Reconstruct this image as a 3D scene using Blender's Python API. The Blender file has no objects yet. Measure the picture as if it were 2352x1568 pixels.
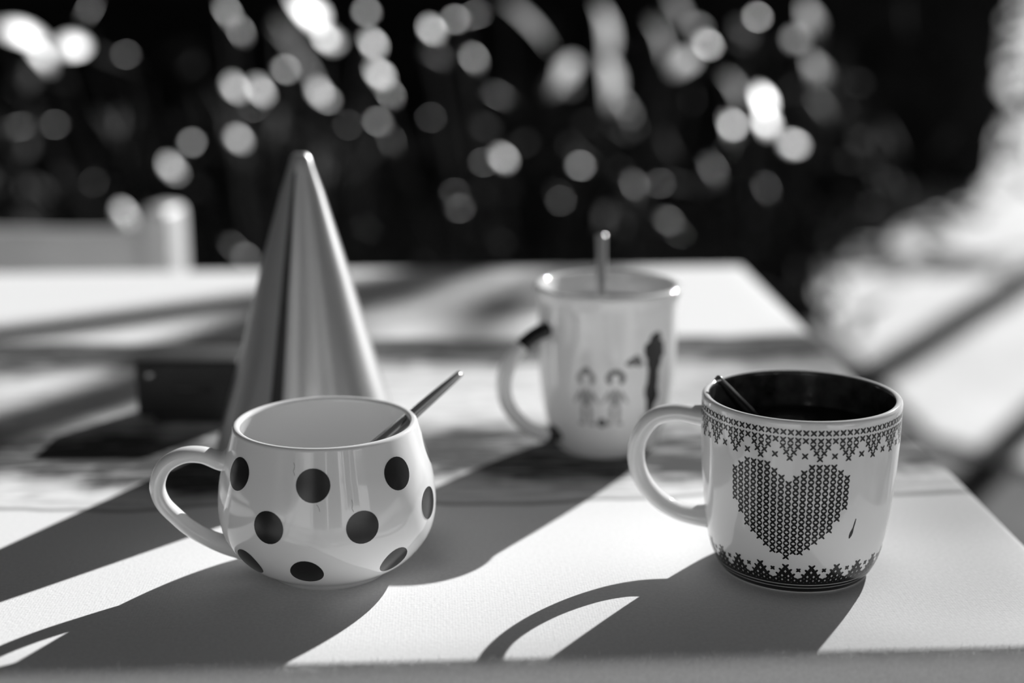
import bpy, math, random
import numpy as np
from mathutils import Vector, Matrix
random.seed(7); RNG = np.random.default_rng(7)
PI = math.pi
SC = bpy.context.scene
COL = SC.collection
TZ = 0.75                                    # height of the table cloth above the ground

# ---------------------------------------------------------------- camera, sky, sun, exposure
cd = bpy.data.cameras.new('camera'); cam = bpy.data.objects.new('camera', cd); COL.objects.link(cam)
cam.location = (0, 0, TZ + 0.247); cam.rotation_euler = (math.radians(90 - 13.8), 0, 0)
cd.lens = 50; cd.sensor_width = 36; cd.clip_start = 0.02; cd.clip_end = 500
cd.dof.use_dof = True; cd.dof.focus_distance = 0.592; cd.dof.aperture_fstop = 3.05; cd.dof.aperture_blades = 0
SC.camera = cam
SUN_EL, SUN_AZ = math.radians(26), math.radians(33)
SUN = Vector((math.sin(SUN_AZ) * math.cos(SUN_EL), math.cos(SUN_AZ) * math.cos(SUN_EL), math.sin(SUN_EL)))
w = bpy.data.worlds.new('sky'); SC.world = w; w.use_nodes = True
nt = w.node_tree; nt.nodes.clear()
sk = nt.nodes.new('ShaderNodeTexSky'); sk.sky_type = 'NISHITA'; sk.sun_disc = False
sk.sun_elevation = SUN_EL; sk.sun_rotation = SUN_AZ
bw = nt.nodes.new('ShaderNodeRGBToBW'); bg = nt.nodes.new('ShaderNodeBackground'); wo = nt.nodes.new('ShaderNodeOutputWorld')
nt.links.new(sk.outputs[0], bw.inputs[0]); nt.links.new(bw.outputs[0], bg.inputs[0]); nt.links.new(bg.outputs[0], wo.inputs[0])
bg.inputs[1].default_value = 0.026
sl = bpy.data.lights.new('sun', 'SUN'); sl.energy = 7.3; sl.angle = math.radians(0.53)
so = bpy.data.objects.new('sun', sl); COL.objects.link(so); so.location = SUN * 30
so.rotation_euler = SUN.to_track_quat('Z', 'Y').to_euler()
SC.view_settings.view_transform = 'Standard'; SC.view_settings.look = 'None'
SC.view_settings.gamma = 1.0; SC.view_settings.use_curve_mapping = False
SC.view_settings.exposure = 0.0

# ---------------------------------------------------------------- materials
def mat(name, v, rough=0.5, metal=0.0, spec=0.5, coat=0.0, var=0.0, vscale=30.0, vstretch=(1, 1, 1), bump=0.0, bscale=200.0, bdist=0.001):
    m = bpy.data.materials.new(name); m.use_nodes = True
    N = m.node_tree.nodes; L = m.node_tree.links; p = N['Principled BSDF']
    p.inputs['Base Color'].default_value = (v, v, v, 1)
    p.inputs['Roughness'].default_value = rough; p.inputs['Metallic'].default_value = metal
    p.inputs['Specular IOR Level'].default_value = spec; p.inputs['Coat Weight'].default_value = coat; p.inputs['Coat Roughness'].default_value = 0.03
    if var or bump:
        tc = N.new('ShaderNodeTexCoord'); mp = N.new('ShaderNodeMapping'); mp.inputs['Scale'].default_value = vstretch
        L.new(tc.outputs['Object'], mp.inputs[0])
    if var:
        n = N.new('ShaderNodeTexNoise'); n.inputs['Scale'].default_value = vscale; n.inputs['Detail'].default_value = 5
        r = N.new('ShaderNodeMapRange'); r.inputs[1].default_value = 0.3; r.inputs[2].default_value = 0.7
        r.inputs[3].default_value = max(v * (1 - var), 0); r.inputs[4].default_value = min(v * (1 + var), 0.95)
        L.new(mp.outputs[0], n.inputs['Vector']); L.new(n.outputs['Fac'], r.inputs[0]); L.new(r.outputs[0], p.inputs['Base Color'])
    if bump:
        n2 = N.new('ShaderNodeTexNoise'); n2.inputs['Scale'].default_value = bscale; n2.inputs['Detail'].default_value = 4
        b = N.new('ShaderNodeBump'); b.inputs['Strength'].default_value = bump; b.inputs['Distance'].default_value = bdist
        L.new(tc.outputs['Object'], n2.inputs['Vector']); L.new(n2.outputs['Fac'], b.inputs['Height']); L.new(b.outputs[0], p.inputs['Normal'])
    return m

M_CERAMIC = mat('white_glazed_ceramic', 0.86, 0.07, spec=0.85)
M_DARKGLAZE = mat('dark_glaze', 0.045, 0.16, spec=0.6, var=0.7, vscale=140)  # tone speckle stands in for small reflections on the mug's inner wall
M_PRINT = mat('black_print', 0.012, 0.22, spec=0.5)
M_PRINT_GREY = mat('grey_print', 0.16, 0.2)
M_PRINT_PALE = mat('pale_grey_print', 0.36, 0.2)
M_COFFEE = mat('black_coffee', 0.006, 0.04, spec=0.4)
M_MILK = mat('milky_coffee', 0.42, 0.15)
M_STEEL = mat('polished_steel', 0.55, 0.20, metal=1.0)
M_SATINSTEEL = mat('satin_steel', 0.75, 0.38, metal=0.8)
M_DARKSTEEL = mat('dark_steel', 0.42, 0.22, metal=1.0)
M_CONE = mat('satin_sheet_metal', 0.46, 0.30, metal=0.6, var=0.06, vscale=6, vstretch=(14, 14, 0.5))
def anisotropic(m, amount, rot):
    N = m.node_tree.nodes; t = N.new('ShaderNodeTangent'); t.direction_type = 'RADIAL'; t.axis = 'Z'; p = N['Principled BSDF']
    m.node_tree.links.new(t.outputs[0], p.inputs['Tangent']); p.inputs['Anisotropic'].default_value = amount; p.inputs['Anisotropic Rotation'].default_value = rot
anisotropic(M_CONE, .85, .25)
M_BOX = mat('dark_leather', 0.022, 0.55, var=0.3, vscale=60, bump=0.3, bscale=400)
M_WHITEWOOD = mat('white_painted_wood', 0.62, 0.45, var=0.05, vscale=20)
M_WOOD = mat('table_wood', 0.22, 0.6, var=0.3, vscale=8, vstretch=(1, 12, 12))
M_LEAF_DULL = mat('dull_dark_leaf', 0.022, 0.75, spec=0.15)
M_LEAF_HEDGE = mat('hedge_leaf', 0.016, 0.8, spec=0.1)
M_LEAF_BROAD = mat('broad_pale_leaf', 0.16, 0.65, spec=0.3)
M_LEAF_GLOSS = mat('glossy_leaf', 0.05, 0.40, spec=0.5)
M_BARK = mat('bark', 0.06, 0.9, var=0.4, vscale=20, bump=0.5, bscale=60, bdist=0.01)
M_PATIO = mat('patio_stone', 0.80, 0.8, var=0.1, vscale=4)
M_SOIL = mat('dark_soil', 0.08, 0.95, var=0.5, vscale=6, bump=0.5, bscale=40, bdist=0.02)
M_PALE = mat('pale_stone', 0.60, 0.85, var=0.22, vscale=2.2, bump=0.5, bscale=60, bdist=0.01)
M_PLASTER = mat('house_plaster', 0.70, 0.85, var=0.08, vscale=3)
M_FRAMEWHITE = mat('white_joinery', 0.75, 0.4)
M_CURTAIN = mat('white_curtain', 0.85, 0.8)
M_GLASS = mat('dark_window_glass', 0.02, 0.03, spec=0.8)
M_UNSEEN_DARK_PANEL = mat('unseen_dark_panel', 0.05, 0.8, var=0.3, vscale=4, vstretch=(1, 1, 9))
M_ROOF = mat('roof_tile', 0.12, 0.8, var=0.2)

def cloth_material():
    m = bpy.data.materials.new('printed_table_cloth'); m.use_nodes = True
    N = m.node_tree.nodes; L = m.node_tree.links; p = N['Principled BSDF']
    p.inputs['Roughness'].default_value = 0.9; p.inputs['Specular IOR Level'].default_value = 0.1
    tc = N.new('ShaderNodeTexCoord'); sp = N.new('ShaderNodeSeparateXYZ'); L.new(tc.outputs['Object'], sp.inputs[0])
    def math_(op, a, b=None, c=None):
        n = N.new('ShaderNodeMath'); n.operation = op
        for i, q in enumerate((a, b, c)):
            if q is None: continue
            if isinstance(q, (int, float)): n.inputs[i].default_value = q
            else: L.new(q, n.inputs[i])
        return n.outputs[0]
    def noise(scale, stretch, detail=4, dist=0.0, off=(0, 0, 0)):
        mp = N.new('ShaderNodeMapping'); mp.inputs['Scale'].default_value = stretch; mp.inputs['Location'].default_value = off
        L.new(tc.outputs['Object'], mp.inputs[0]); n = N.new('ShaderNodeTexNoise')
        n.inputs['Scale'].default_value = scale; n.inputs['Detail'].default_value = detail; n.inputs['Distortion'].default_value = dist
        L.new(mp.outputs[0], n.inputs['Vector']); return n.outputs['Fac']
    def ramp(x, a, b, lo=0.0, hi=1.0):
        n = N.new('ShaderNodeMapRange'); n.interpolation_type = 'SMOOTHSTEP'
        for i, q in enumerate((x, a, b, lo, hi)):
            if isinstance(q, (int, float)): n.inputs[i].default_value = q
            else: L.new(q, n.inputs[i])
        return n.outputs[0]
    y = sp.outputs['Y']
    # the band edges wander a little, as a hand-painted print does
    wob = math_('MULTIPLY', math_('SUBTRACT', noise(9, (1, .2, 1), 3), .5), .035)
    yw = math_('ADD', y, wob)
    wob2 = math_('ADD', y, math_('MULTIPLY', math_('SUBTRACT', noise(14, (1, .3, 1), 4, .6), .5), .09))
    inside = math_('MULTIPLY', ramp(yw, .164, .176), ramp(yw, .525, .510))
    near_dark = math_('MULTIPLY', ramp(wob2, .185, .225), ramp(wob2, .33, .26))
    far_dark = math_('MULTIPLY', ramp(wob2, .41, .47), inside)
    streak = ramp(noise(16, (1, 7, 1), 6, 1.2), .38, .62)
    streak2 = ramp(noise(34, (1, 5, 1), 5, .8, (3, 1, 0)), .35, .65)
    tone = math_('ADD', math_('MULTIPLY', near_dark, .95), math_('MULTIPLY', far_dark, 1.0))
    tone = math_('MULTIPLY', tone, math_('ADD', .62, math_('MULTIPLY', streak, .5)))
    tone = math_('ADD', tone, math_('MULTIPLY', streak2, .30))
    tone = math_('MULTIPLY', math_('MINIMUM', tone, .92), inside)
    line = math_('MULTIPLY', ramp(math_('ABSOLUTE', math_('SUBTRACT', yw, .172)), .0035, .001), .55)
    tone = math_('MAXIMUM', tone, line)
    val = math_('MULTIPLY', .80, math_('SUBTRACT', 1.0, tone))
    weave = noise(620, (1, 1, 1), 2)
    val = math_('MULTIPLY', val, math_('ADD', .86, math_('MULTIPLY', weave, .24)))
    L.new(val, p.inputs['Base Color'])
    wv = N.new('ShaderNodeTexWave'); wv.inputs['Scale'].default_value = 260; wv.inputs['Distortion'].default_value = 1.5; wv.inputs['Detail'].default_value = 2
    L.new(tc.outputs['Object'], wv.inputs[0])
    h = math_('ADD', math_('MULTIPLY', wv.outputs['Fac'], .12), noise(700, (1, 1, 1), 3))
    b = N.new('ShaderNodeBump'); b.inputs['Strength'].default_value = .4; b.inputs['Distance'].default_value = .0003
    L.new(h, b.inputs['Height']); L.new(b.outputs[0], p.inputs['Normal'])
    return m
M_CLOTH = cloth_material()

# ---------------------------------------------------------------- helpers
def mesh_obj(name, verts, faces, m, parent=None, smooth=True, mats=None, fm=None):
    me = bpy.data.meshes.new(name); me.from_pydata([tuple(v) for v in verts], [], faces)
    for q in (mats or [m]): me.materials.append(q)
    if fm: me.polygons.foreach_set('material_index', fm)
    if smooth: me.polygons.foreach_set('use_smooth', [True] * len(me.polygons))
    me.update()
    o = bpy.data.objects.new(name, me); COL.objects.link(o)
    if parent: o.parent = parent
    return o

def thing(name, label, cat, loc=(0, 0, 0), rz=0.0, group=None):
    o = bpy.data.objects.new(name, None); COL.objects.link(o); o.location = loc; o.rotation_euler = (0, 0, rz)
    o.empty_display_size = 0.02
    return tag(o, label, cat, group)

def tag(o, label, cat, group=None):
    o['label'] = label; o['category'] = cat
    if group: o['group'] = group
    return o

def struct(o, label=None):
    o['kind'] = 'structure'
    if label: o['label'] = label
    return o

def bevelled(o, wd, seg=2):
    b = o.modifiers.new('bevel', 'BEVEL'); b.width = wd; b.segments = seg; b.limit_method = 'ANGLE'; return o

def box(name, c, s, m, parent=None, bev=0.0, rz=0.0):
    x, y, z = s[0] / 2, s[1] / 2, s[2] / 2
    V = [(i * x, j * y, k * z) for k in (-1, 1) for j in (-1, 1) for i in (-1, 1)]
    F = [(0, 2, 3, 1), (4, 5, 7, 6), (0, 1, 5, 4), (2, 6, 7, 3), (0, 4, 6, 2), (1, 3, 7, 5)]
    R = Matrix.Rotation(rz, 3, 'Z')
    o = mesh_obj(name, [R @ Vector(v) + Vector(c) for v in V], F, m, parent, smooth=bool(bev))
    if bev: bevelled(o, bev, 3)
    return o

def lathe(name, prof, m, parent=None, n=96, mats=None, seg_mat=None):
    """prof: (z, r) list in metres, first/last may lie on the axis."""
    V, F, FM = [], [], []; rings = []
    for z, r in prof:
        if r < 1e-6: rings.append([len(V)]); V.append((0, 0, z))
        else:
            rings.append(list(range(len(V), len(V) + n)))
            V += [(r * math.sin(2 * PI * i / n), -r * math.cos(2 * PI * i / n), z) for i in range(n)]
    for k in range(len(rings) - 1):
        a, b = rings[k], rings[k + 1]; q = seg_mat[k] if seg_mat else 0
        for i in range(n):
            j = (i + 1) % n
            if len(a) == 1 and len(b) == 1: continue
            if len(a) == 1: F.append((a[0], b[j], b[i]))
            elif len(b) == 1: F.append((a[i], a[j], b[0]))
            else: F.append((a[i], a[j], b[j], b[i]))
            FM.append(q)
    return mesh_obj(name, V, F, m, parent, True, mats, FM if mats else None)

def smooth_prof(pts, per=7):
    """Catmull-Rom through (z, r) points."""
    out = []; P = [pts[0]] + list(pts) + [pts[-1]]
    for i in range(1, len(P) - 2):
        p0, p1, p2, p3 = P[i - 1:i + 3]
        for k in range(per):
            t = k / per
            out.append(tuple(0.5 * ((2 * p1[d]) + (-p0[d] + p2[d]) * t + (2 * p0[d] - 5 * p1[d] + 4 * p2[d] - p3[d]) * t * t + (-p0[d] + 3 * p1[d] - 3 * p2[d] + p3[d]) * t ** 3) for d in (0, 1)))
    out.append(tuple(pts[-1])); return out

def catmull3(pts, per=8):
    out = []; P = [Vector(p) for p in pts]; P = [2 * P[0] - P[1]] + P + [2 * P[-1] - P[-2]]
    for i in range(1, len(P) - 2):
        p0, p1, p2, p3 = P[i - 1:i + 3]
        for k in range(per):
            t = k / per
            out.append(0.5 * ((2 * p1) + (p2 - p0) * t + (2 * p0 - 5 * p1 + 4 * p2 - p3) * t * t + (3 * p1 - p0 - 3 * p2 + p3) * t ** 3))
    out.append(P[-2]); return out

def sweep(name, path, wid, thk, side, m, parent=None, n=16, mats=None, seg_mat=None, sq=1.0):
    """closed sweep of an oval section; wid lies along `side`, thk across; wid/thk are callables of t in 0..1."""
    V, F, FM = [], [], []; side = Vector(side); K = len(path)
    for k, p in enumerate(path):
        T = (path[min(k + 1, K - 1)] - path[max(k - 1, 0)]).normalized()
        s = (side - T * side.dot(T)).normalized(); u = T.cross(s); t = k / (K - 1)
        for i in range(n):
            a = 2 * PI * i / n; ca, sa = math.cos(a), math.sin(a)
            if sq != 1.0: ca = math.copysign(abs(ca) ** sq, ca); sa = math.copysign(abs(sa) ** sq, sa)
            V.append(p + s * ca * wid(t) / 2 + u * sa * thk(t) / 2)
    for k in range(K - 1):
        for i in range(n):
            j = (i + 1) % n
            F.append((k * n + i, k * n + j, (k + 1) * n + j, (k + 1) * n + i)); FM.append(seg_mat(k / (K - 1)) if seg_mat else 0)
    F.append(tuple(reversed(range(n)))); FM.append(FM[0]); F.append(tuple(range((K - 1) * n, K * n))); FM.append(FM[-2])
    return mesh_obj(name, V, F, m, parent, True, mats, FM if mats else None)

def tube_data(path, rad, n=8, base=0):
    V, F = [], []; K = len(path); up = Vector((0.3, 0.2, 1)).normalized()
    for k, p in enumerate(path):
        T = (path[min(k + 1, K - 1)] - path[max(k - 1, 0)]).normalized()
        s = T.cross(up if abs(T.dot(up)) < .97 else Vector((1, 0, 0))).normalized(); u = T.cross(s); r = rad(k / (K - 1))
        V += [p + s * math.cos(2 * PI * i / n) * r + u * math.sin(2 * PI * i / n) * r for i in range(n)]
    for k in range(K - 1):
        for i in range(n):
            j = (i + 1) % n; F.append(tuple(base + q for q in (k * n + i, k * n + j, (k + 1) * n + j, (k + 1) * n + i)))
    F.append(tuple(base + q for q in range((K - 1) * n, K * n)))
    return V, F

def tube(name, path, rad, m, parent=None, n=10):
    V, F = tube_data(path, rad, n); return mesh_obj(name, V, F, m, parent)

# ---------------------------------------------------------------- setting: ground, path, house
def ground_mesh(name, x0, x1, y0, y1, z, nx, ny, amp, m):
    V = [(x0 + (x1 - x0) * i / nx, y0 + (y1 - y0) * j / ny, z + amp * (math.sin(i * 2.1 + j * .7) + math.sin(j * 1.7 - i * .9))) for j in range(ny + 1) for i in range(nx + 1)]
    F = [(j * (nx + 1) + i, j * (nx + 1) + i + 1, (j + 1) * (nx + 1) + i + 1, (j + 1) * (nx + 1) + i) for j in range(ny) for i in range(nx)]
    return mesh_obj(name, V, F, m)
struct(ground_mesh('ground', -60, 60, -8, 110, -0.02, 40, 40, 0.004, M_SOIL))
def slab(name, pts, z0, z1, m):
    n = len(pts); V = [(x, y, z0) for x, y in pts] + [(x, y, z1) for x, y in pts]
    F = [tuple(reversed(range(n))), tuple(range(n, 2 * n))] + [(i, (i + 1) % n, n + (i + 1) % n, n + i) for i in range(n)]
    return bevelled(mesh_obj(name, V, F, m, smooth=False), .012, 2)

struct(slab('path_1', [(1.3, -1.5), (14, -1.5), (60, 60), (60, 108), (2.0, 108), (1.2, 9.0), (0.97, 5.5), (0.97, 3.15), (1.25, 2.75)], -.03, .0, M_PALE))
pt = box('path_2', (0.0, -1.85, -.012), (5.2, 2.1, .02), M_SOIL); struct(pt)
struct(box('added_dark_panel_1', (-0.2, -2.94, 2.55), (9.0, .06, 1.25), M_UNSEEN_DARK_PANEL))  # unseen dark panel, added so the cone reflects a darker house wall
for i in range(7):
    for j in range(3):
        box('paver', (-2.2 + i * .74, -2.5 + j * .66, .004), (.70, .62, .036), M_PATIO, pt, .006)


house = box('wall_back', (-0.2, -3.1, 1.6), (9, .25, 3.2), M_PLASTER); struct(house)
def window(name, x, z, wd, ht):
    o = box(name, (x, -2.965, z), (wd, .03, ht), M_GLASS); struct(o)
    for dx, dz, a, b in ((-wd / 2, 0, .08, ht + .08), (wd / 2, 0, .08, ht + .08), (0, 0, .05, ht), (0, ht / 2, wd, .08), (0, -ht / 2, wd, .08)):
        box('window_frame', (x + dx, -2.94, z + dz), (a, .08, b), M_FRAMEWHITE, o, .005)
    return o
window('window_1', -2.6, 1.5, 1.1, 1.2)
window('window_2', 2.3, 1.5, 1.2, 1.2)
d = box('door_1', (0.35, -2.955, 1.05), (1.9, .04, 2.1), M_GLASS); struct(d)
for dx, a in ((-.95, .09), (0, .08), (.95, .09)): box('door_frame', (.35 + dx, -2.93, 1.05), (a, .08, 2.1), M_FRAMEWHITE, d, .005)
box('door_frame', (.35, -2.93, 2.1), (2.0, .08, .09), M_FRAMEWHITE, d, .005)
struct(box('roof', (-0.2, -2.9, 3.28), (9.6, 1.3, .16), M_ROOF))

# ---------------------------------------------------------------- table and cloth
RZ = math.radians(3.05)
FR = Vector((0.2365, 0.5125, TZ))                    # the table's front right corner
tb = thing('garden_table', 'wooden garden table hidden under the printed pale cloth, only its outline showing', 'table', (FR.x, FR.y, 0), RZ)
box('tabletop', (-0.5, 0.385, TZ - 0.021), (0.985, 0.755, 0.034), M_WOOD, tb, .004)
for x in (-.94, -.06):
    for y in (.06, .71): box('leg', (x, y, (TZ - .038) / 2), (.05, .05, TZ - .038), M_WOOD, tb, .004)
for y in (.06, .71): box('apron', (-.5, y, TZ - .08), (.83, .022, .08), M_WOOD, tb, .003)
for x in (-.94, -.06): box('apron', (x, .385, TZ - .08), (.022, .60, .08), M_WOOD, tb, .003)

def tablecloth():
    D0, D1 = 1.0, 0.785; r = 0.007; hang = 0.15
    def bend(d):                                      # overhang distance -> (outward, down)
        if d <= 0: return 0.0, 0.0
        a = d / r
        if a < PI / 2: return r * math.sin(a), r * (1 - math.cos(a))
        return r, r + (d - r * PI / 2)
    def axis(L, n):
        a = [-hang + hang * .86 * i / 8 for i in range(8)] + [-.02, -.011, -.0085, -.006, -.004, -.002]
        return a + [L * i / n for i in range(n + 1)] + [L - q for q in reversed(a)]
    xs, ys = axis(D0, 50), axis(D1, 40); V, F = [], []
    for y in ys:
        for x in xs:
            ox, dx = bend(-x if x < 0 else x - D0); oy, dy = bend(-y if y < 0 else y - D1)
            cx, cy = min(max(x, 0), D0), min(max(y, 0), D1); dz = max(dx, dy)
            wave = .004 * (dz / hang) * (math.sin(cx * 34 + 1) + math.sin(cy * 29)) if dz > .01 else 0
            X = cx + (ox + wave) * (-1 if x < 0 else 1) * (1 if ox else 0); Y = cy + (oy + wave) * (-1 if y < 0 else 1) * (1 if oy else 0)
            X0 = -X
            if abs(X) < .5: X0 += .028 * (1 - abs(X) / .5) * Y * 0.72   # the far right corner splays a little
            V.append((X0, Y, TZ - dz))
    nx = len(xs)
    for j in range(len(ys) - 1):
        for i in range(nx - 1): F.append((j * nx + i, (j + 1) * nx + i, (j + 1) * nx + i + 1, j * nx + i + 1))
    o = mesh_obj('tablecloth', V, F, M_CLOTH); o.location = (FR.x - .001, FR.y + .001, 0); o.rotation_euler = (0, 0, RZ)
    s = o.modifiers.new('thick', 'SOLIDIFY'); s.thickness = .0025; s.offset = -1
    tag(o, 'pale woven tablecloth with a marbled dark band, draped over the garden table', 'tablecloth')
    # loose fibres along the front fold
    V, F = [], []
    for i in range(2600):
        x = -random.random() * 1.0; y = -.0065 + random.random() * .006; z = TZ - .0005 - (max(0, -.001 - y)) * .25
        a = Vector((random.gauss(0, .5), -abs(random.gauss(.5, .4)), random.gauss(.8, .3))).normalized() * random.uniform(.0012, .0032)
        s = Vector((.00012, 0, 0)); p = Vector((x, y, z)); k = len(V)
        V += [p - s, p + s, p + a]; F.append((k, k + 1, k + 2))
    f = mesh_obj('loose_fibres', V, F, M_CLOTH, o); f['kind'] = 'stuff'
tablecloth()

# ---------------------------------------------------------------- mugs
class Surf:
    def __init__(s, prof): s.z = np.array([p[0] for p in prof]); s.r = np.array([p[1] for p in prof])
    def R(s, z): return float(np.interp(z, s.z, s.r))
    def pt(s, th, z, off=.00012):
        dr = (s.R(z + .0005) - s.R(z - .0005)) / .001
        n = Vector((1, -dr)).normalized(); r = s.R(z) + n.x * off
        return Vector((r * math.sin(th), -r * math.cos(th), z + n.y * off))

def mug_body(outer, wall, base, lip, parent, mats=None, inner_mat=0):
    """outer: smooth (z, r) profile from foot to rim; returns the body object."""
    foot_r = outer[0][1]
    prof = [(.0012, 0), (.0012, foot_r - .004), (0, foot_r - .0022)] + list(outer)
    zt, rt = outer[-1]
    for k in range(1, 8):                              # rounded lip
        a = PI * k / 8; prof.append((zt + lip * math.sin(a), rt - wall / 2 + wall / 2 * math.cos(a)))
    inner = [(z, r - wall) for z, r in reversed(outer) if z > base + .004]
    prof += inner
    rb = inner[-1][1]
    prof += [(base + .0015, rb * .86), (base, rb * .6), (base, 0)]
    n_out = 3 + len(outer) + 5
    sm = [0 if k < n_out else inner_mat for k in range(len(prof) - 1)]
    return lathe('body', prof, M_CERAMIC, parent, 120, mats, sm)

def stroke(V, F, surf, th, z, du, dz, wd):
    """one painted stroke centred at (th, z) with half extents du (metres along the girth) and dz"""
    r = surf.R(z); L = math.hypot(du, dz); nx, nz = -dz / L * wd / 2, du / L * wd / 2; k = len(V)
    for t in (-1, -.5, .5, 1):
        e = .55 if abs(t) == 1 else 1
        for s in (-1, 1): V.append(surf.pt(th + (t * du + s * nx * e) / r, z + t * dz + s * nz * e))
    for q in range(3): F.append((k + 2 * q, k + 2 * q + 2, k + 2 * q + 3, k + 2 * q + 1))

def patch(V, F, surf, pts, sub=1):
    k = len(V); V += [surf.pt(a, z) for a, z in pts]; F.append(tuple(range(k, k + len(pts))))

def ellipse_patch(V, F, surf, th, z, rx, rz, n=28, rings=5, rot=0.0):
    r = surf.R(z); k = len(V); V.append(surf.pt(th, z))
    for q in range(1, rings + 1):
        for i in range(n):
            a = 2 * PI * i / n; x, y = rx * q / rings * math.cos(a), rz * q / rings * math.sin(a)
            x, y = x * math.cos(rot) - y * math.sin(rot), x * math.sin(rot) + y * math.cos(rot)
            # walk along the surface: y is measured along the slope
            dr = (surf.R(z + .0008) - surf.R(z - .0008)) / .0016; zz = z + y / math.sqrt(1 + dr * dr)
            zz = z + y / math.sqrt(1 + ((surf.R((z + zz) / 2 + .0008) - surf.R((z + zz) / 2 - .0008)) / .0016) ** 2)
            V.append(surf.pt(th + x / surf.R(zz), zz))
    for i in range(n): F.append((k, k + 1 + i, k + 1 + (i + 1) % n))
    for q in range(rings - 1):
        for i in range(n):
            j = (i + 1) % n; a = k + 1 + q * n; F.append((a + i, a + n + i, a + n + j, a + j))

def handle(name, pts, wid, thk, ang, parent, mats=None, seg_mat=None, n=18):
    """pts: (radial distance, z); the loop stands in the vertical plane at angle ang (0 = towards -y, negative = left)"""
    d = Vector((math.sin(ang), -math.cos(ang), 0)); side = Vector((math.cos(ang), math.sin(ang), 0))
    path = catmull3([d * r + Vector((0, 0, z)) for r, z in pts], 9)
    return sweep(name, path, wid, thk, side, M_CERAMIC, parent, n, mats, seg_mat)

MM = .001
# --- polka dot mug
pm = thing('polka_dot_mug', 'round white mug with black polka dots, a spoon leaning out of it', 'mug', (-0.0806, 0.588, TZ))
po = smooth_prof([(z * MM, r * MM) for z, r in ((0, 26), (1.2, 27.2), (3, 29.2), (8, 37), (15, 43), (22, 46.1), (30, 47.2), (40, 46.6), (49, 44.8), (57, 42.4), (62, 40.9), (65.8, 39.8))])
mug_body(po, .0034, .005, .0016, pm)
S1 = Surf(po)
PA = math.radians(-80)
handle('handle', [(.0415, .0520), (.0455, .0520), (.0530, .0550), (.0612, .0550), (.0688, .0505), (.0720, .0425), (.0702, .0345), (.0647, .0275), (.0585, .0215), (.0510, .0165), (.0445, .0135), (.0375, .0118)],
       lambda t: .0100 + .0050 * (abs(2 * t - 1) ** 4), lambda t: .0068 + .0036 * (abs(2 * t - 1) ** 5), PA, pm)
dots = [(a, 53.2) for a in (-48.5, .2, 49.5, 98, 146, -146)] + [(a, 35.0) for a in (-23.6, 24.8, 73.1, 122, 171, -140)] + [(a, 15.2) for a in (-43, -5, 46.4, 97, 146, -146)]
for a, z in dots:
    V, F = [], []; ellipse_patch(V, F, S1, math.radians(a), z * MM, .0070, .0070); mesh_obj('dot', V, F, M_PRINT, pm)

V, F = [], []                                          # fine crazing in the glaze
for a, pts in ((-11, ((0, 62), (.6, 60.5), (.1, 58.6), (.9, 56.8))), (20, ((0, 47), (.3, 45), (-.2, 43.4), (.5, 41.8))), (2, ((0, 46), (.9, 44.6), (1.3, 43)))):
    for (u0, z0), (u1, z1) in zip(pts[:-1], pts[1:]):
        zc = (z0 + z1) / 2 * MM; stroke(V, F, S1, math.radians(a) + (u0 + u1) / 2 * MM / .045, zc, (u1 - u0) / 2 * MM, (z1 - z0) / 2 * MM, .00014)
mesh_obj('glaze_cracks', V, F, M_PRINT_GREY, pm)['kind'] = 'stuff'

# --- heart mug
hm = thing('heart_mug', 'straight white mug printed with a cross-stitch heart and borders, dark inside', 'mug', (0.125, 0.591, TZ))
ho = smooth_prof([(z * MM, r * MM) for z, r in ((0, 31.5), (1.5, 32.6), (4, 34.2), (9, 36.4), (15, 38.0), (24, 39.6), (40, 41.3), (58, 42.3), (77, 42.6))])
mug_body(ho, .0034, .006, .0017, hm, [M_CERAMIC, M_DARKGLAZE], 1)
S2 = Surf(ho)
HA = math.radians(-101)
handle('handle', [(.0395, .0665), (.0445, .0665), (.0540, .0672), (.0635, .0640), (.0698, .0545), (.0708, .0440), (.0672, .0340), (.0600, .0260), (.0515, .0215), (.044, .0200), (.038, .0200)],
       lambda t: .0108 + .0035 * (abs(2 * t - 1) ** 4), lambda t: .0078 + .0026 * (abs(2 * t - 1) ** 5), HA, hm)
def cross(V, F, surf, th, z, s=.00116, wd=.00080):
    stroke(V, F, surf, th, z, s, s * 1.02, wd); stroke(V, F, surf, th, z, s, -s * 1.02, wd)
C0 = math.radians(-16.5); NC = 88; ST = 2 * PI / NC
V, F = [], []                                          # the heart
for c, (a, b) in enumerate(zip((3, 2, 1, 0, 0, 0, 0, 1, 2), (16, 15, 15, 14, 13, 12, 11, 9, 7))):
    for sgn in ((1, -1) if c else (1,)):
        for q in range(a, b + 1): cross(V, F, S2, C0 + sgn * c * ST, (59.4 - q * 2.54) * MM, .00120, .00086)
mesh_obj('heart_print', V, F, M_PRINT, hm)
V, F = [], []                                          # upper border
for c in range(NC):
    th = C0 + c * ST
    if abs((th + PI) % (2 * PI) - PI - HA) < math.radians(6): continue
    cross(V, F, S2, th, 74.0 * MM); cross(V, F, S2, th, 70.7 * MM)
    k = c % 4
    if k != 2: cross(V, F, S2, th, 68.1 * MM)
    if k == 0: cross(V, F, S2, th, 63.1 * MM)
    if k in (0, 3): cross(V, F, S2, th + ST / 2, 65.6 * MM)
    if k == 2: cross(V, F, S2, th, 64.2 * MM)
mesh_obj('upper_border_print', V, F, M_PRINT, hm)
V, F = [], []                                          # lower border with its bands
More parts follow.
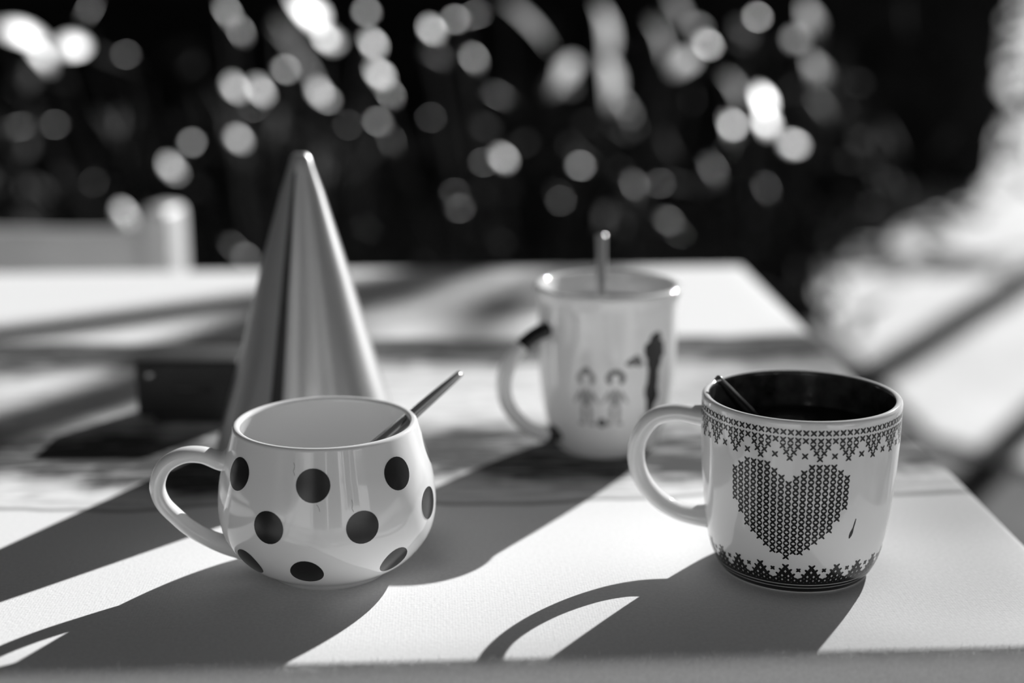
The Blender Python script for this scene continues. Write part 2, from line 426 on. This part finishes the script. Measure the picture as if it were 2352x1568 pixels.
for c in range(NC):
    th = C0 + c * ST; k = c % 4
    cross(V, F, S2, th, 7.3 * MM, .0013, .0012)
    if k != 2: cross(V, F, S2, th, 9.4 * MM, .0013, .0011)
    if k == 0: cross(V, F, S2, th, 13.8 * MM, .0013, .0010)
    if k in (0, 3): cross(V, F, S2, th + ST / 2, 11.6 * MM, .0013, .0011)
    if k == 2: cross(V, F, S2, th, 12.6 * MM, .0008, .0009)
for z0, z1 in ((5.0, 6.2), (3.4, 4.6), (.8, 3.0)):
    n = 120; k0 = len(V)
    for i in range(n):
        for z in (z0, (z0 + z1) / 2, z1): V.append(S2.pt(2 * PI * i / n, z * MM))
    for i in range(n):
        j = (i + 1) % n
        for q in (0, 1): F.append((k0 + 3 * i + q, k0 + 3 * j + q, k0 + 3 * j + q + 1, k0 + 3 * i + q + 1))
mesh_obj('lower_border_print', V, F, M_PRINT, hm)
V, F = [], []                                          # a dried coffee drip on the right of the heart
t0 = math.radians(25)
pts = [(0, 35.5, .15), (-.4, 33.5, .3), (-.8, 31.5, .3), (-1.4, 29.5, .75), (-1.8, 28.0, .7), (-2.2, 26.8, .2)]
for u, z, wd in pts:
    V += [S2.pt(t0 + (u - wd) * MM / .0405, z * MM), S2.pt(t0 + (u + wd) * MM / .0405, z * MM)]
for q in range(len(pts) - 1): F.append((2 * q + 1, 2 * q, 2 * q + 2, 2 * q + 3))
mesh_obj('coffee_drip', V, F, M_PRINT, hm)

# --- picture mug
cm = thing('picture_mug', 'tall white mug printed with two small figures and a tree, behind the others', 'mug', (0.0527, 0.764, TZ))
co = smooth_prof([(z * MM, r * MM) for z, r in ((0, 26), (1.5, 27.2), (5, 29.4), (12, 32.2), (24, 35.2), (42, 37.4), (62, 38.2), (78, 38.2), (85.5, 38.7), (90, 40.6))])
mug_body(co, .0050, .006, .0024, cm)
S3 = Surf(co)
CA = math.radians(-64)
def seg(t): return 1 if t < .26 or t > .86 else 0
handle('handle', [(.0345, .0700), (.0390, .0698), (.047, .0665), (.056, .0595), (.0620, .0500), (.0635, .0395), (.0605, .0295), (.053, .0200), (.044, .0135), (.036, .0110), (.029, .0115)],
       lambda t: .0105 + .003 * (abs(2 * t - 1) ** 4), lambda t: .0075 + .002 * (abs(2 * t - 1) ** 5), CA, cm, [M_CERAMIC, M_PRINT], seg)
F0 = math.radians(-6)                                  # straight towards the camera
def at_u(u): return F0 + u * MM / .0368
V, F = [], []                                          # tree
def blob(u, z, rx, rz, rot=0): ellipse_patch(V, F, S3, at_u(u), z * MM, rx * MM, rz * MM, 16, 2, rot)
for u, z, rx, rz in ((27.5, 45, 4.0, 22), (27, 24, 4.6, 2.4), (28, 67, 4.0, 4.5), (24.5, 64, 3.6, 3.0), (31.5, 64, 3.4, 3.0), (23.5, 61, 2.4, 2.2), (33, 60, 2.4, 2.4), (28, 56, 5.4, 6), (25.5, 60, 3.6, 3.4), (30.5, 59, 3.6, 3.4), (29.5, 69, 3.0, 3.0), (24.5, 40, 2.0, 5), (30.8, 36, 1.8, 4)): blob(u, z, rx, rz)
mesh_obj('tree_print', V, F, M_PRINT, cm)
V, F = [], []                                          # little cloud
for u, z, rx, rz in ((14.5, 57, 2.4, 2.4), (17, 58, 2.4, 2.8), (18.5, 56, 2.2, 1.8), (12.5, 56.2, 1.8, 1.3)): blob(u, z, rx, rz)
mesh_obj('cloud_print', V, F, M_PRINT_GREY, cm)
def figure(u, h, mh, mb, name):
    global V, F
    V, F = [], []
    for q in np.linspace(-.2 * PI, 1.2 * PI, 9): blob(u + 3.8 * math.cos(q), h + 3.4 * math.sin(q), 1.5, 1.5)
    mesh_obj(name + '_hair_print', V, F, mh, cm)
    V, F = [], []
    blob(u, h - 7, 1.2, 1.6); blob(u, h - 11.5, 3.4, 4.4); blob(u - 4.6, h - 10.5, .9, 4.6, -.5); blob(u + 4.6, h - 10.5, .9, 4.6, .5); blob(u - 2, h - 20, 1.1, 6); blob(u + 2, h - 20, 1.1, 6)
    blob(u - 3, h - 26, 1.9, 1.1); blob(u + 3, h - 26, 1.9, 1.1)
    mesh_obj(name + '_body_print', V, F, mb, cm)
figure(-9.5, 48, M_PRINT_PALE, M_PRINT_PALE, 'small_figure'); figure(6, 48.5, M_PRINT_GREY, M_PRINT_PALE, 'large_figure')
V, F = [], []; blob(-9.5, 52.5, 2.0, 1.6); mesh_obj('hair_bow_print', V, F, M_PRINT_GREY, cm)
V, F = [], []; blob(-1.0, 23.0, 2.6, 2.8); mesh_obj('ball_print', V, F, M_PRINT_GREY, cm)

# ---------------------------------------------------------------- drinks
def drink(name, mug, surf, z, wall, m, label):
    r = surf.R(z) - wall - .0002
    prof = [(z - .004, 0), (z - .004, r - .0012), (z - .001, r - .0004), (z, r - .0001), (z - .0004, r - .0012), (z - .0005, r * .5), (z - .0005, 0)]
    o = lathe(name, prof, m, None, 96); o.location = mug.location; tag(o, label, 'drink')
drink('black_coffee', hm, S2, .0625, .0034, M_COFFEE, 'black coffee filling the heart-printed mug nearly to the brim')
drink('milky_coffee', cm, S3, .0795, .0050, M_MILK, 'pale milky coffee inside the tall mug with printed figures')
drink('milk', pm, S1, .0300, .0034, M_MILK, 'pale milky drink low inside the polka dot mug')

# ---------------------------------------------------------------- spoons
def spoon(label, tip, bowl, m, w_tip, w_neck, flat=.45, up=(0, 0, 1), bow=.0):
    tip, bowl = Vector(tip), Vector(bowl); ax = (bowl - tip).normalized(); L = (bowl - tip).length
    o = thing('teaspoon', label, 'spoon', tip)
    upv = Vector(up); side = ax.cross(upv).normalized(); nrm = side.cross(ax).normalized()
    path = catmull3([(ax * L * t + nrm * bow * math.sin(PI * t)) for t in (0, .12, .3, .5, .68, .78)], 6)
    sweep('stem', path, lambda t: w_tip + (w_neck - w_tip) * t ** .8, lambda t: (w_tip + (w_neck - w_tip) * t) * flat + .0006, side, m, o, 14, sq=.72)
    V, F = [], []; nu, nv = 20, 10; bl = L * .24 + .004; s0 = L * .77; bw_ = .0085           # bowl
    for sgn in (0, 1):
        for j in range(nv + 1):
            t = j / nv
            for i in range(nu + 1):
                a = -1 + 2 * i / nu; half = bw_ * math.sin(PI * min(max(.04 + t * .96, 0), 1)) ** .6 * (1.05 - .25 * t)
                dep = .0045 * (1 - a * a) * math.sin(PI * t) ** .7
                V.append(ax * (s0 + bl * t) + side * a * half - nrm * (dep - sgn * .0009))
    for sgn in (0, 1):
        k = sgn * (nu + 1) * (nv + 1)
        for j in range(nv):
            for i in range(nu):
                q = (k + j * (nu + 1) + i, k + j * (nu + 1) + i + 1, k + (j + 1) * (nu + 1) + i + 1, k + (j + 1) * (nu + 1) + i)
                F.append(q if sgn else tuple(reversed(q)))
    mesh_obj('bowl', V, F, m, o)
    return o

spoon('steel spoon leaning out over the right rim of the polka dot mug', (-0.0243, 0.6400, 0.8243), (-0.0725, 0.5541, 0.8019), M_DARKSTEEL, .0031, .0074, .62)
spoon('steel spoon leaning on the left rim inside the heart-printed mug', (0.0898, 0.6000, 0.8332), (0.1330, 0.6268, 0.7825), M_DARKSTEEL, .0028, .0078, .85)
spoon('steel spoon standing nearly upright in the tall picture mug', (0.0498, 0.7850, 0.8652), (0.0487, 0.7431, 0.8013), M_SATINSTEEL, .0058, .0050, .55, up=(0, 1, 0))


# ---------------------------------------------------------------- cone and box
kn = thing('metal_cone', 'tall satin metal cone standing behind the polka dot mug', 'cone', (-0.111, 0.748, TZ))
lathe('shell', [(.010, .0475), (.004, .0500), (.0, .0518), (.0008, .0528), (.004, .0520), (.05, .0380), (.10, .0243), (.145, .0112), (.158, .0066), (.163, .0052), (.1648, .0036), (.165, 0)], M_CONE, kn, 128)
V, F = [], []                                          # dark strip laid on the shell, standing in for a dark reflection
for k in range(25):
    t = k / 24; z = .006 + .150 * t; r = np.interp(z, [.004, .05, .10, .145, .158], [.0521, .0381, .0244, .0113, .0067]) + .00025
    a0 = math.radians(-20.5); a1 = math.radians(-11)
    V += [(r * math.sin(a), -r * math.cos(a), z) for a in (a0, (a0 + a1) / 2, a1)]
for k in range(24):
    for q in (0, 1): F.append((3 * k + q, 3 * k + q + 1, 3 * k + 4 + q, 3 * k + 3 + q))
mesh_obj('painted_reflection', V, F, M_BOX, kn)
lathe('base_ring', [(0, .043), (0, .0505), (.003, .0500), (.006, .0470)], M_DARKSTEEL, kn, 96)

bx = thing('dark_box', 'small dark leather box with a round metal stud, left of the metal cone', 'box', (-0.189, 0.800, TZ), 0)

box('case', (0, .022, .0215), (.062, .044, .034), M_BOX, bx, .003)
box('plinth', (.003, .022, .003), (.050, .036, .006), M_BOX, bx, .001)
st = lathe('stud', [(0, .0), (0, .0030), (.0012, .0022), (.0016, 0)], M_STEEL, bx, 24); st.rotation_euler = (PI / 2, 0, 0); st.location = (-.0225, 0, .030)
box('pull_slot', (.003, -.0006, .0215), (.022, .0016, .003), M_PRINT, bx, .0004)


# ---------------------------------------------------------------- chair at the far side of the table
ch = thing('garden_chair', 'white painted chair behind the far left end of the table', 'chair', (-0.56, 1.78, 0), math.radians(-10))
for sx in (-1, 1):
    xx = sx * .215
    p = box('back_post', (xx, -.20, .385), (.034, .060, .770), M_WHITEWOOD, ch, .010)
    box('front_leg', (xx, .20, .215), (.036, .04, .43), M_WHITEWOOD, ch, .006)
    box('side_rail', (xx, 0, .39), (.024, .36, .05), M_WHITEWOOD, ch, .004)
box('seat', (0, .01, .44), (.46, .45, .028), M_WHITEWOOD, ch, .008)
V, F = [], []
n = 24
for k, (yy) in enumerate((-.188, -.206)):
    for i in range(n + 1):
        x = -.2 + .4 * i / n; top = .742 + .018 * (abs(x) / .2) ** 10
        V += [(x, yy - .018 * math.cos(x / .2 * PI / 2), .60), (x, yy - .018 * math.cos(x / .2 * PI / 2), top)]
b = 2 * (n + 1)
for i in range(n):
    F += [(2 * i, 2 * i + 1, 2 * i + 3, 2 * i + 2), (b + 2 * i, b + 2 * i + 2, b + 2 * i + 3, b + 2 * i + 1), (2 * i + 1, b + 2 * i + 1, b + 2 * i + 3, 2 * i + 3), (2 * i, 2 * i + 2, b + 2 * i + 2, b + 2 * i)]
bevelled(mesh_obj('backrest', V, F, M_WHITEWOOD, ch), .004)
box('lower_rail', (0, -.2, .53), (.40, .02, .05), M_WHITEWOOD, ch, .004)

# ---------------------------------------------------------------- planting
def leaf_cloud(name, centers, size, m, parent, droop=.3, stuff=True):
    """one mesh of many small pointed leaves (each a folded blade of 4 triangles)"""
    n = len(centers); C = np.asarray(centers); ax = RNG.normal(size=(n, 3)); ax[:, 2] -= droop; ax /= np.linalg.norm(ax, axis=1)[:, None]
    t = RNG.normal(size=(n, 3)); sd = np.cross(ax, t); sd /= np.linalg.norm(sd, axis=1)[:, None]; nn = np.cross(sd, ax)
    L = (size * RNG.uniform(.6, 1.3, n))[:, None]; W = L * .2
    P = np.stack([C, C + ax * L * .4 + sd * W + nn * W * .3, C + ax * L, C + ax * L * .4 - sd * W + nn * W * .3, C + ax * L * .45], 1).reshape(-1, 3)
    b = np.arange(n)[:, None] * 5
    T = np.concatenate([b + q for q in ([0, 1, 4], [1, 2, 4], [4, 2, 3], [0, 4, 3])], 1).reshape(-1, 3)
    me = bpy.data.meshes.new(name); me.from_pydata(P.tolist(), [], T.tolist()); me.materials.append(m); me.update()
    o = bpy.data.objects.new(name, me); COL.objects.link(o); o.parent = parent
    if stuff: o['kind'] = 'stuff'
    return o

def shrub(name, label, cat, base, rx, ry, h, nst, nleaf, size, m, group=None):
    o = thing(name, label, cat, base, 0, group); cents = []
    V, F = [], []
    for i in range(nst):
        a = 2 * PI * i / nst + random.random(); d = random.uniform(.3, 1)
        tip = Vector((math.cos(a) * rx * d, math.sin(a) * ry * d, h * random.uniform(.7, 1)))
        path = catmull3([Vector((math.cos(a) * .05, math.sin(a) * .05, 0)), tip * .45 + Vector((0, 0, h * .12)), tip], 5)
        v, f = tube_data(path, lambda t: .014 * (1 - .8 * t), 6, len(V)); V += v; F += f
        for k in range(nleaf // nst):
            t = random.random() ** .6; p = path[int(t * (len(path) - 1))]
            cents.append(p + Vector((random.gauss(0, .10), random.gauss(0, .10), random.gauss(0, .09))))
    mesh_obj('stems', V, F, M_BARK, o)
    cents = [c for c in cents if c.z > .02]
    leaf_cloud('foliage', [tuple(c) for c in cents], size, m, o)
    return o

def leaf_blade(parent, x, y, z, ax, nm, L, W, m):
    ax = Vector(ax).normalized(); nm = Vector(nm); nm = (nm - ax * nm.dot(ax)).normalized(); sd = ax.cross(nm); c = Vector((x, y, z)) - parent.location
    V, F = [], []; K = 6
    for k in range(K + 1):
        t = k / K; hw = W / 2 * math.sin(PI * (.06 + .9 * t)) ** .7; arc = -nm * L * .06 * (2 * t - 1) ** 2
        p = c + ax * L * (t - .5) + arc
        V += [p - sd * hw + nm * hw * .10, p, p + sd * hw + nm * hw * .10]
    for k in range(K):
        for q in (0, 1): F.append((3 * k + q, 3 * k + 3 + q, 3 * k + 4 + q, 3 * k + 1 + q))
    return mesh_obj('leaf', V, F, m, parent)

shrubs = []
for i, (x, y, h, lab) in enumerate(((-1.3, 3.25, .78, 'dark glossy shrub at the left end, behind the white chair'), (-.58, 3.3, .78, 'dark glossy shrub behind the metal cone'),
                                     (.1, 3.5, .8, 'dark glossy shrub behind the tall picture mug'), (.85, 4.25, .85, 'dark shrub with long drooping leaves, rightmost of the front row'))):
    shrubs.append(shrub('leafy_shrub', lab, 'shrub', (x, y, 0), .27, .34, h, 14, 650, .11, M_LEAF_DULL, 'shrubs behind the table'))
LEAVES = [
(-0.902,2.7,0.92,0.3,0.93,-0.19,0.86,-0.18,0.47,0.161,0.041,0),
(-0.909,2.8,0.876,0.54,0.24,-0.81,0.84,-0.16,0.52,0.064,0.036,0),
(-0.879,2.9,0.893,0.25,0.97,0.06,0.85,-0.24,0.47,0.129,0.036,0),
(-0.868,3.0,0.962,0.04,0.9,0.44,0.83,-0.27,0.5,0.085,0.003,0),
(-0.772,2.9,0.876,0.27,0.96,-0.04,0.82,-0.21,0.54,0.036,0.004,0),
(-0.782,3.1,0.812,0.23,0.97,-0.06,0.88,-0.18,0.44,0.036,0.002,0),
(-0.926,2.9,0.737,0.32,0.94,-0.08,0.83,-0.23,0.51,0.036,0.004,0),
(-1.031,3.0,0.724,0.22,0.98,0.01,0.88,-0.2,0.43,0.082,0.003,0),
(-0.544,2.8,0.958,0.49,-0.06,-0.87,0.83,-0.29,0.48,0.044,0.014,0),
(-0.522,2.8,0.925,0.5,-0.25,-0.83,0.77,-0.31,0.56,0.036,0.011,0),
(-0.379,2.7,0.967,0.49,-0.43,-0.76,0.73,-0.28,0.62,0.08,0.09,0),
(-0.339,2.7,0.912,0.5,-0.31,-0.81,0.74,-0.34,0.58,0.036,0.06,0),
(-0.438,3.0,0.867,0.57,-0.17,-0.8,0.75,-0.29,0.6,0.168,0.021,1),
(-0.472,3.0,0.929,0.5,-0.29,-0.82,0.74,-0.35,0.58,0.055,0.002,0),
(-0.439,2.8,0.851,0.42,0.9,-0.05,0.73,-0.31,0.61,0.036,0.014,0),
(-0.538,2.8,0.818,0.33,0.94,-0.06,0.8,-0.25,0.55,0.036,0.033,0),
(-0.489,2.8,0.813,0.32,0.95,-0.06,0.8,-0.24,0.55,0.036,0.036,0),
(-0.542,3.0,0.763,0.34,0.94,0.01,0.78,-0.29,0.56,0.053,0.002,0),
(-0.373,2.8,0.808,0.38,0.92,-0.06,0.77,-0.28,0.57,0.036,0.036,0),
(-0.36,2.8,0.794,0.42,0.91,-0.07,0.75,-0.31,0.58,0.036,0.01,0),
(-0.278,2.8,0.96,0.34,0.94,-0.01,0.76,-0.26,0.6,0.036,0.012,0),
(-0.269,2.8,0.901,0.24,-0.7,-0.67,0.77,-0.28,0.57,0.04,0.03,0),
(-0.258,2.8,0.843,0.31,-0.66,-0.68,0.74,-0.28,0.61,0.036,0.038,0),
(-0.239,2.8,0.809,0.64,-0.26,-0.73,0.66,-0.3,0.69,0.036,0.01,0),
(-0.354,3.1,0.718,0.37,0.93,-0.08,0.71,-0.22,0.67,0.036,0.002,0),
(-0.26,2.8,0.751,0.51,0.76,-0.4,0.77,-0.2,0.6,0.036,0.014,0),
(-0.252,3.0,0.692,0.32,-0.64,-0.7,0.65,-0.39,0.66,0.045,0.003,0),
(-0.153,2.8,0.927,0.33,0.94,-0.02,0.75,-0.25,0.61,0.036,0.028,0),
(-0.112,2.9,0.944,0.41,0.91,-0.02,0.71,-0.31,0.64,0.036,0.01,0),
(-0.077,3.0,0.951,0.37,0.92,0.12,0.66,-0.35,0.67,0.107,0.002,0),
(-0.08,3.1,0.858,0.48,-0.37,-0.79,0.72,-0.35,0.6,0.036,0.014,0),
(-0.019,3.0,0.658,0.25,-0.77,-0.59,0.68,-0.29,0.67,0.036,0.028,0),
(-0.057,2.9,0.661,0.49,0.87,-0.1,0.66,-0.29,0.7,0.036,0.003,0),
(-0.526,2.75,0.722,0.41,0.91,-0.09,0.73,-0.26,0.64,0.036,0.028,0),
(-0.617,2.75,0.715,0.15,0.97,0.19,0.79,-0.23,0.57,0.046,0.011,0),
(-0.657,2.75,0.667,0.12,0.98,0.17,0.78,-0.2,0.6,0.036,0.039,0),
(-0.74,2.7,0.583,0.4,0.91,-0.14,0.74,-0.22,0.64,0.036,0.042,0),
(-0.708,2.7,0.576,0.39,0.91,-0.14,0.69,-0.19,0.7,0.036,0.01,0),
(-0.919,3.1,0.587,0.03,0.97,0.22,0.81,-0.15,0.57,0.125,0.002,0),
(-0.537,2.7,0.523,0.69,-0.01,-0.73,0.71,-0.18,0.68,0.036,0.003,0),
(-0.512,2.7,0.5,0.66,0.5,-0.55,0.7,-0.17,0.69,0.036,0.01,0),
(-0.113,2.8,0.612,0.51,0.85,-0.12,0.61,-0.27,0.75,0.036,0.002,0),
(-0.104,2.8,0.581,0.55,0.82,-0.12,0.63,-0.32,0.71,0.036,0.003,0),
(-0.175,3.1,0.734,0.46,0.88,-0.08,0.68,-0.29,0.67,0.036,0.002,0),
(-0.155,3.1,0.863,0.56,0.74,-0.37,0.73,-0.22,0.65,0.081,0.002,0),
(-0.024,3.1,0.78,0.65,0.63,-0.42,0.69,-0.27,0.67,0.074,0.002,0),
(-0.197,3.1,0.525,0.45,-0.61,-0.65,0.66,-0.26,0.71,0.068,0.002,0),
(-0.313,3.1,0.486,0.69,0.0,-0.72,0.7,-0.26,0.67,0.086,0.001,0),
(0.04,3.4,0.93,0.72,-0.0,-0.7,0.65,-0.35,0.67,0.151,0.033,1),
(0.229,3.5,0.917,0.03,-0.9,-0.43,0.73,-0.27,0.62,0.3,0.045,1),
(0.242,3.5,0.799,-0.02,-0.94,-0.35,0.58,-0.29,0.76,0.3,0.045,1),
(0.127,3.4,0.815,0.27,0.94,0.23,0.62,-0.35,0.7,0.3,0.039,1),
(0.401,3.5,0.958,0.36,-0.64,-0.68,0.56,-0.45,0.7,0.095,0.027,1),
(0.28,3.5,0.721,0.37,-0.67,-0.65,0.66,-0.3,0.69,0.13,0.027,1),
(0.458,3.4,0.88,0.52,0.85,-0.03,0.63,-0.37,0.68,0.05,0.027,0),
(0.408,3.4,0.84,0.36,0.92,0.16,0.57,-0.35,0.74,0.195,0.036,1),
(0.522,3.1,0.946,0.56,0.83,-0.01,0.57,-0.37,0.73,0.036,0.013,0),
(0.742,3.6,0.915,-0.12,-0.89,-0.44,0.51,-0.43,0.75,0.258,0.054,1),
(0.77,3.6,0.788,-0.0,-0.86,-0.51,0.44,-0.46,0.77,0.209,0.06,1),
(0.695,3.6,0.883,0.5,0.86,0.09,0.5,-0.37,0.78,0.189,0.027,1),
(0.648,3.7,0.727,-0.06,-0.92,-0.38,0.49,-0.36,0.79,0.147,0.034,0),
(0.659,3.7,0.671,-0.08,-0.94,-0.33,0.44,-0.33,0.83,0.105,0.033,0),
(0.57,3.7,0.66,0.02,-0.9,-0.44,0.53,-0.37,0.77,0.102,0.027,0),
(0.564,3.7,0.593,-0.06,-0.95,-0.31,0.5,-0.29,0.81,0.081,0.01,0),
(0.729,3.7,0.615,0.44,0.89,0.14,0.4,-0.34,0.85,0.078,0.041,0),
(0.79,3.6,0.702,0.19,-0.83,-0.52,0.45,-0.4,0.8,0.158,0.021,1),
(0.144,3.0,0.642,0.58,0.81,-0.1,0.6,-0.35,0.72,0.036,0.01,0),
(0.118,3.1,0.549,0.68,0.65,-0.33,0.64,-0.3,0.71,0.055,0.01,0),
(0.147,3.1,0.525,0.71,-0.19,-0.68,0.63,-0.28,0.73,0.036,0.003,0),
(0.26,3.0,0.601,0.35,-0.73,-0.59,0.53,-0.37,0.76,0.046,0.004,0),
(0.312,3.0,0.605,0.65,0.76,-0.1,0.53,-0.35,0.77,0.036,0.004,0),
(0.38,3.0,0.575,0.58,0.81,-0.11,0.55,-0.29,0.78,0.036,0.011,0),
(0.3,3.0,0.517,0.43,0.9,-0.02,0.55,-0.25,0.8,0.036,0.013,0),
(0.333,3.0,0.526,0.87,-0.01,-0.5,0.45,-0.38,0.8,0.036,0.011,0),
(0.356,3.0,0.498,0.86,0.06,-0.5,0.49,-0.31,0.81,0.036,0.003,0),
(0.444,3.5,0.917,0.61,0.79,-0.02,0.52,-0.38,0.77,0.077,0.024,1),
(0.543,3.5,0.773,0.17,-0.89,-0.43,0.45,-0.32,0.84,0.162,0.02,1),
(0.361,3.5,0.887,0.13,-0.84,-0.52,0.64,-0.33,0.7,0.198,0.02,1),
(0.483,3.4,0.584,0.29,-0.78,-0.56,0.51,-0.37,0.78,0.083,0.003,0),
(0.61,3.4,0.542,0.19,-0.88,-0.44,0.44,-0.33,0.84,0.065,0.002,0)
]
twigs = {o.name: ([], []) for o in shrubs}
for x, y, z, a0, a1, a2, n0, n1, n2, L, W, broad in LEAVES:
    o = min(shrubs, key=lambda s: abs(s.location.x - x))
    leaf_blade(o, x, y, z, (a0, a1, a2), (n0, n1, n2), L, W, M_LEAF_BROAD if broad else M_LEAF_GLOSS)
    V, F = twigs[o.name]; e = Vector((x, y, z)) - o.location - Vector((a0, a1, a2)).normalized() * L * .48
    b = Vector((e.x * .25, 0, max(e.z * .35, .15)))
    v, f = tube_data(catmull3([b, Vector((e.x * .75, e.y * .6, e.z * .55)), e], 4), lambda t: .004 - .0025 * t, 5, len(V)); V += v; F += f
for o in shrubs:
    t = mesh_obj('twigs', twigs[o.name][0], twigs[o.name][1], M_BARK, o); t['kind'] = 'stuff'

def hedge(name, label, x0, x1, y, dy, h, n, size):
    o = thing(name, label, 'hedge', ((x0 + x1) / 2, y, 0)); w_ = (x1 - x0) / 2
    C = np.stack([RNG.uniform(-w_, w_, n), RNG.uniform(-dy, dy, n), RNG.uniform(.02, 1, n) ** .9 * h], 1)
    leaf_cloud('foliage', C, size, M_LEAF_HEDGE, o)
    V, F = [], []
    for k in range(int((x1 - x0) / .35)):
        xx = -w_ + .2 + k * .35
        v, f = tube_data([Vector((xx, 0, 0)), Vector((xx + random.gauss(0, .1), random.gauss(0, .1), h * .5)), Vector((xx + random.gauss(0, .2), random.gauss(0, .2), h * .95))], lambda t: .03 * (1 - .7 * t), 6, len(V)); V += v; F += f
    mesh_obj('stems', V, F, M_BARK, o)
    # dense twiggy core
    box('inner_growth', (0, 0, h * .45), (2 * w_ - .35, dy * 2 - .35, h * .90), M_LEAF_HEDGE, o, .1)
    return o

hedge('tall_hedge', 'tall dark clipped hedge at the back of the garden', -6.5, 2.68, 7.7, .55, 1.75, 16000, .13)

hedge('side_hedge', 'tall dark hedge along the left side of the garden', -4.6, -3.4, 1.2, 3.4, 2.6, 11000, .14)


def tree(label, base, segs, crown, nleaf, r0):
    o = thing('tree', label, 'tree', base)
    B = Vector(base)
    tube('trunk', catmull3([Vector(p) - B for p in segs[0][0]], 6), lambda t: r0 * (1 - (1 - segs[0][1]) * t), M_BARK, o, 12)
    for pts, r_a, r_b in segs[1:]:
        tube('branch', catmull3([Vector(p) - B for p in pts], 6), lambda t, a=r_a, b=r_b: a + (b - a) * t, M_BARK, o, 8)
    c = Vector(crown[0]) - B
    C = RNG.normal(size=(nleaf, 3)); C /= np.linalg.norm(C, axis=1)[:, None]; C *= (RNG.uniform(.2, 1, nleaf) ** .5)[:, None]
    C = C * np.array(crown[1]) + np.array(c)
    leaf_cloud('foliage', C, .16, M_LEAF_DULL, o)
    return o

t1 = tree('slim tree off to the right of the table, its branches shading the cloth', (2.14, 4.62, 0),
     [([(2.14, 4.62, 0), (2.13, 4.64, 1.4), (2.135, 4.655, 2.716), (2.115, 4.534, 2.823), (2.121, 4.514, 2.945), (2.0, 4.3, 4.6), (1.9, 4.2, 5.4)], .6),
      ([(2.133, 4.649, 2.750), (1.986, 4.537, 2.725), (1.759, 4.355, 2.701), (1.324, 4.051, 2.652)], .034, .02),
      ([(2.121, 4.514, 2.945), (2.9, 4.9, 4.4), (3.4, 5.2, 5.3)], .03, .015)],
     ((1.9, 4.3, 5.7), (1.3, 1.3, .8)), 2500, .05)
t2 = tree('thick tree at the right of the path, its trunk shading the paving', (4.3, 8.8, 0),
     [([(4.3, 8.8, 0), (4.32, 8.8, 2), (4.25, 8.85, 3.8), (3.8, 8.8, 5), (3.1, 8.8, 7.4)], .5), ([(3.9, 8.8, 4.9), (4.1, 9.1, 5.6), (4.1, 9.3, 6.2), (3.9, 9.4, 7.0)], .06, .03), ([(3.5, 8.8, 6.0), (2.8, 8.7, 6.8), (2.4, 8.6, 7.6)], .08, .03)],
     ((3.2, 8.8, 8.4), (1.8, 1.8, 1.2)), 3000, .085)
tree('slender tree at the far right of the path', (8.2, 10.6, 0),
     [([(8.2, 10.6, 0), (8.25, 10.6, 2), (8.15, 10.6, 4), (8.2, 10.5, 6)], .5), ([(8.2, 10.6, 3), (8.9, 10.8, 4.2), (9.2, 11, 5.2)], .05, .02)],
     ((8.2, 10.6, 6.4), (1.6, 1.6, 1.1)), 2000, .09)

# a small spray of leaves on the low branch of the slim tree: its broken shade falls on the far part of the cloth
c = Vector((2.242, 4.687, 2.798)) - t1.location
C = RNG.normal(size=(75, 3)); C /= np.linalg.norm(C, axis=1)[:, None]; C *= RNG.uniform(.1, 1, 75)[:, None] ** .5
leaf_cloud('leaf_spray', C * np.array((.13, .10, .075)) + np.array(c), .07, M_LEAF_DULL, t1)

tube('branch', catmull3([Vector(p) - t2.location for p in ((4.29, 8.82, 1.7), (4.1, 8.9, 1.98), (3.7, 8.8, 2.12))], 5), lambda t: .022 - .012 * t, M_BARK, t2, 8)
C = RNG.normal(size=(150, 3)); C /= np.linalg.norm(C, axis=1)[:, None]; C *= RNG.uniform(.1, 1, 150)[:, None] ** .5
leaf_cloud('leaf_spray', C * np.array((.34, .2, .10)) + np.array((3.9 - 4.3, .1, 2.1)), .11, M_LEAF_DULL, t2)
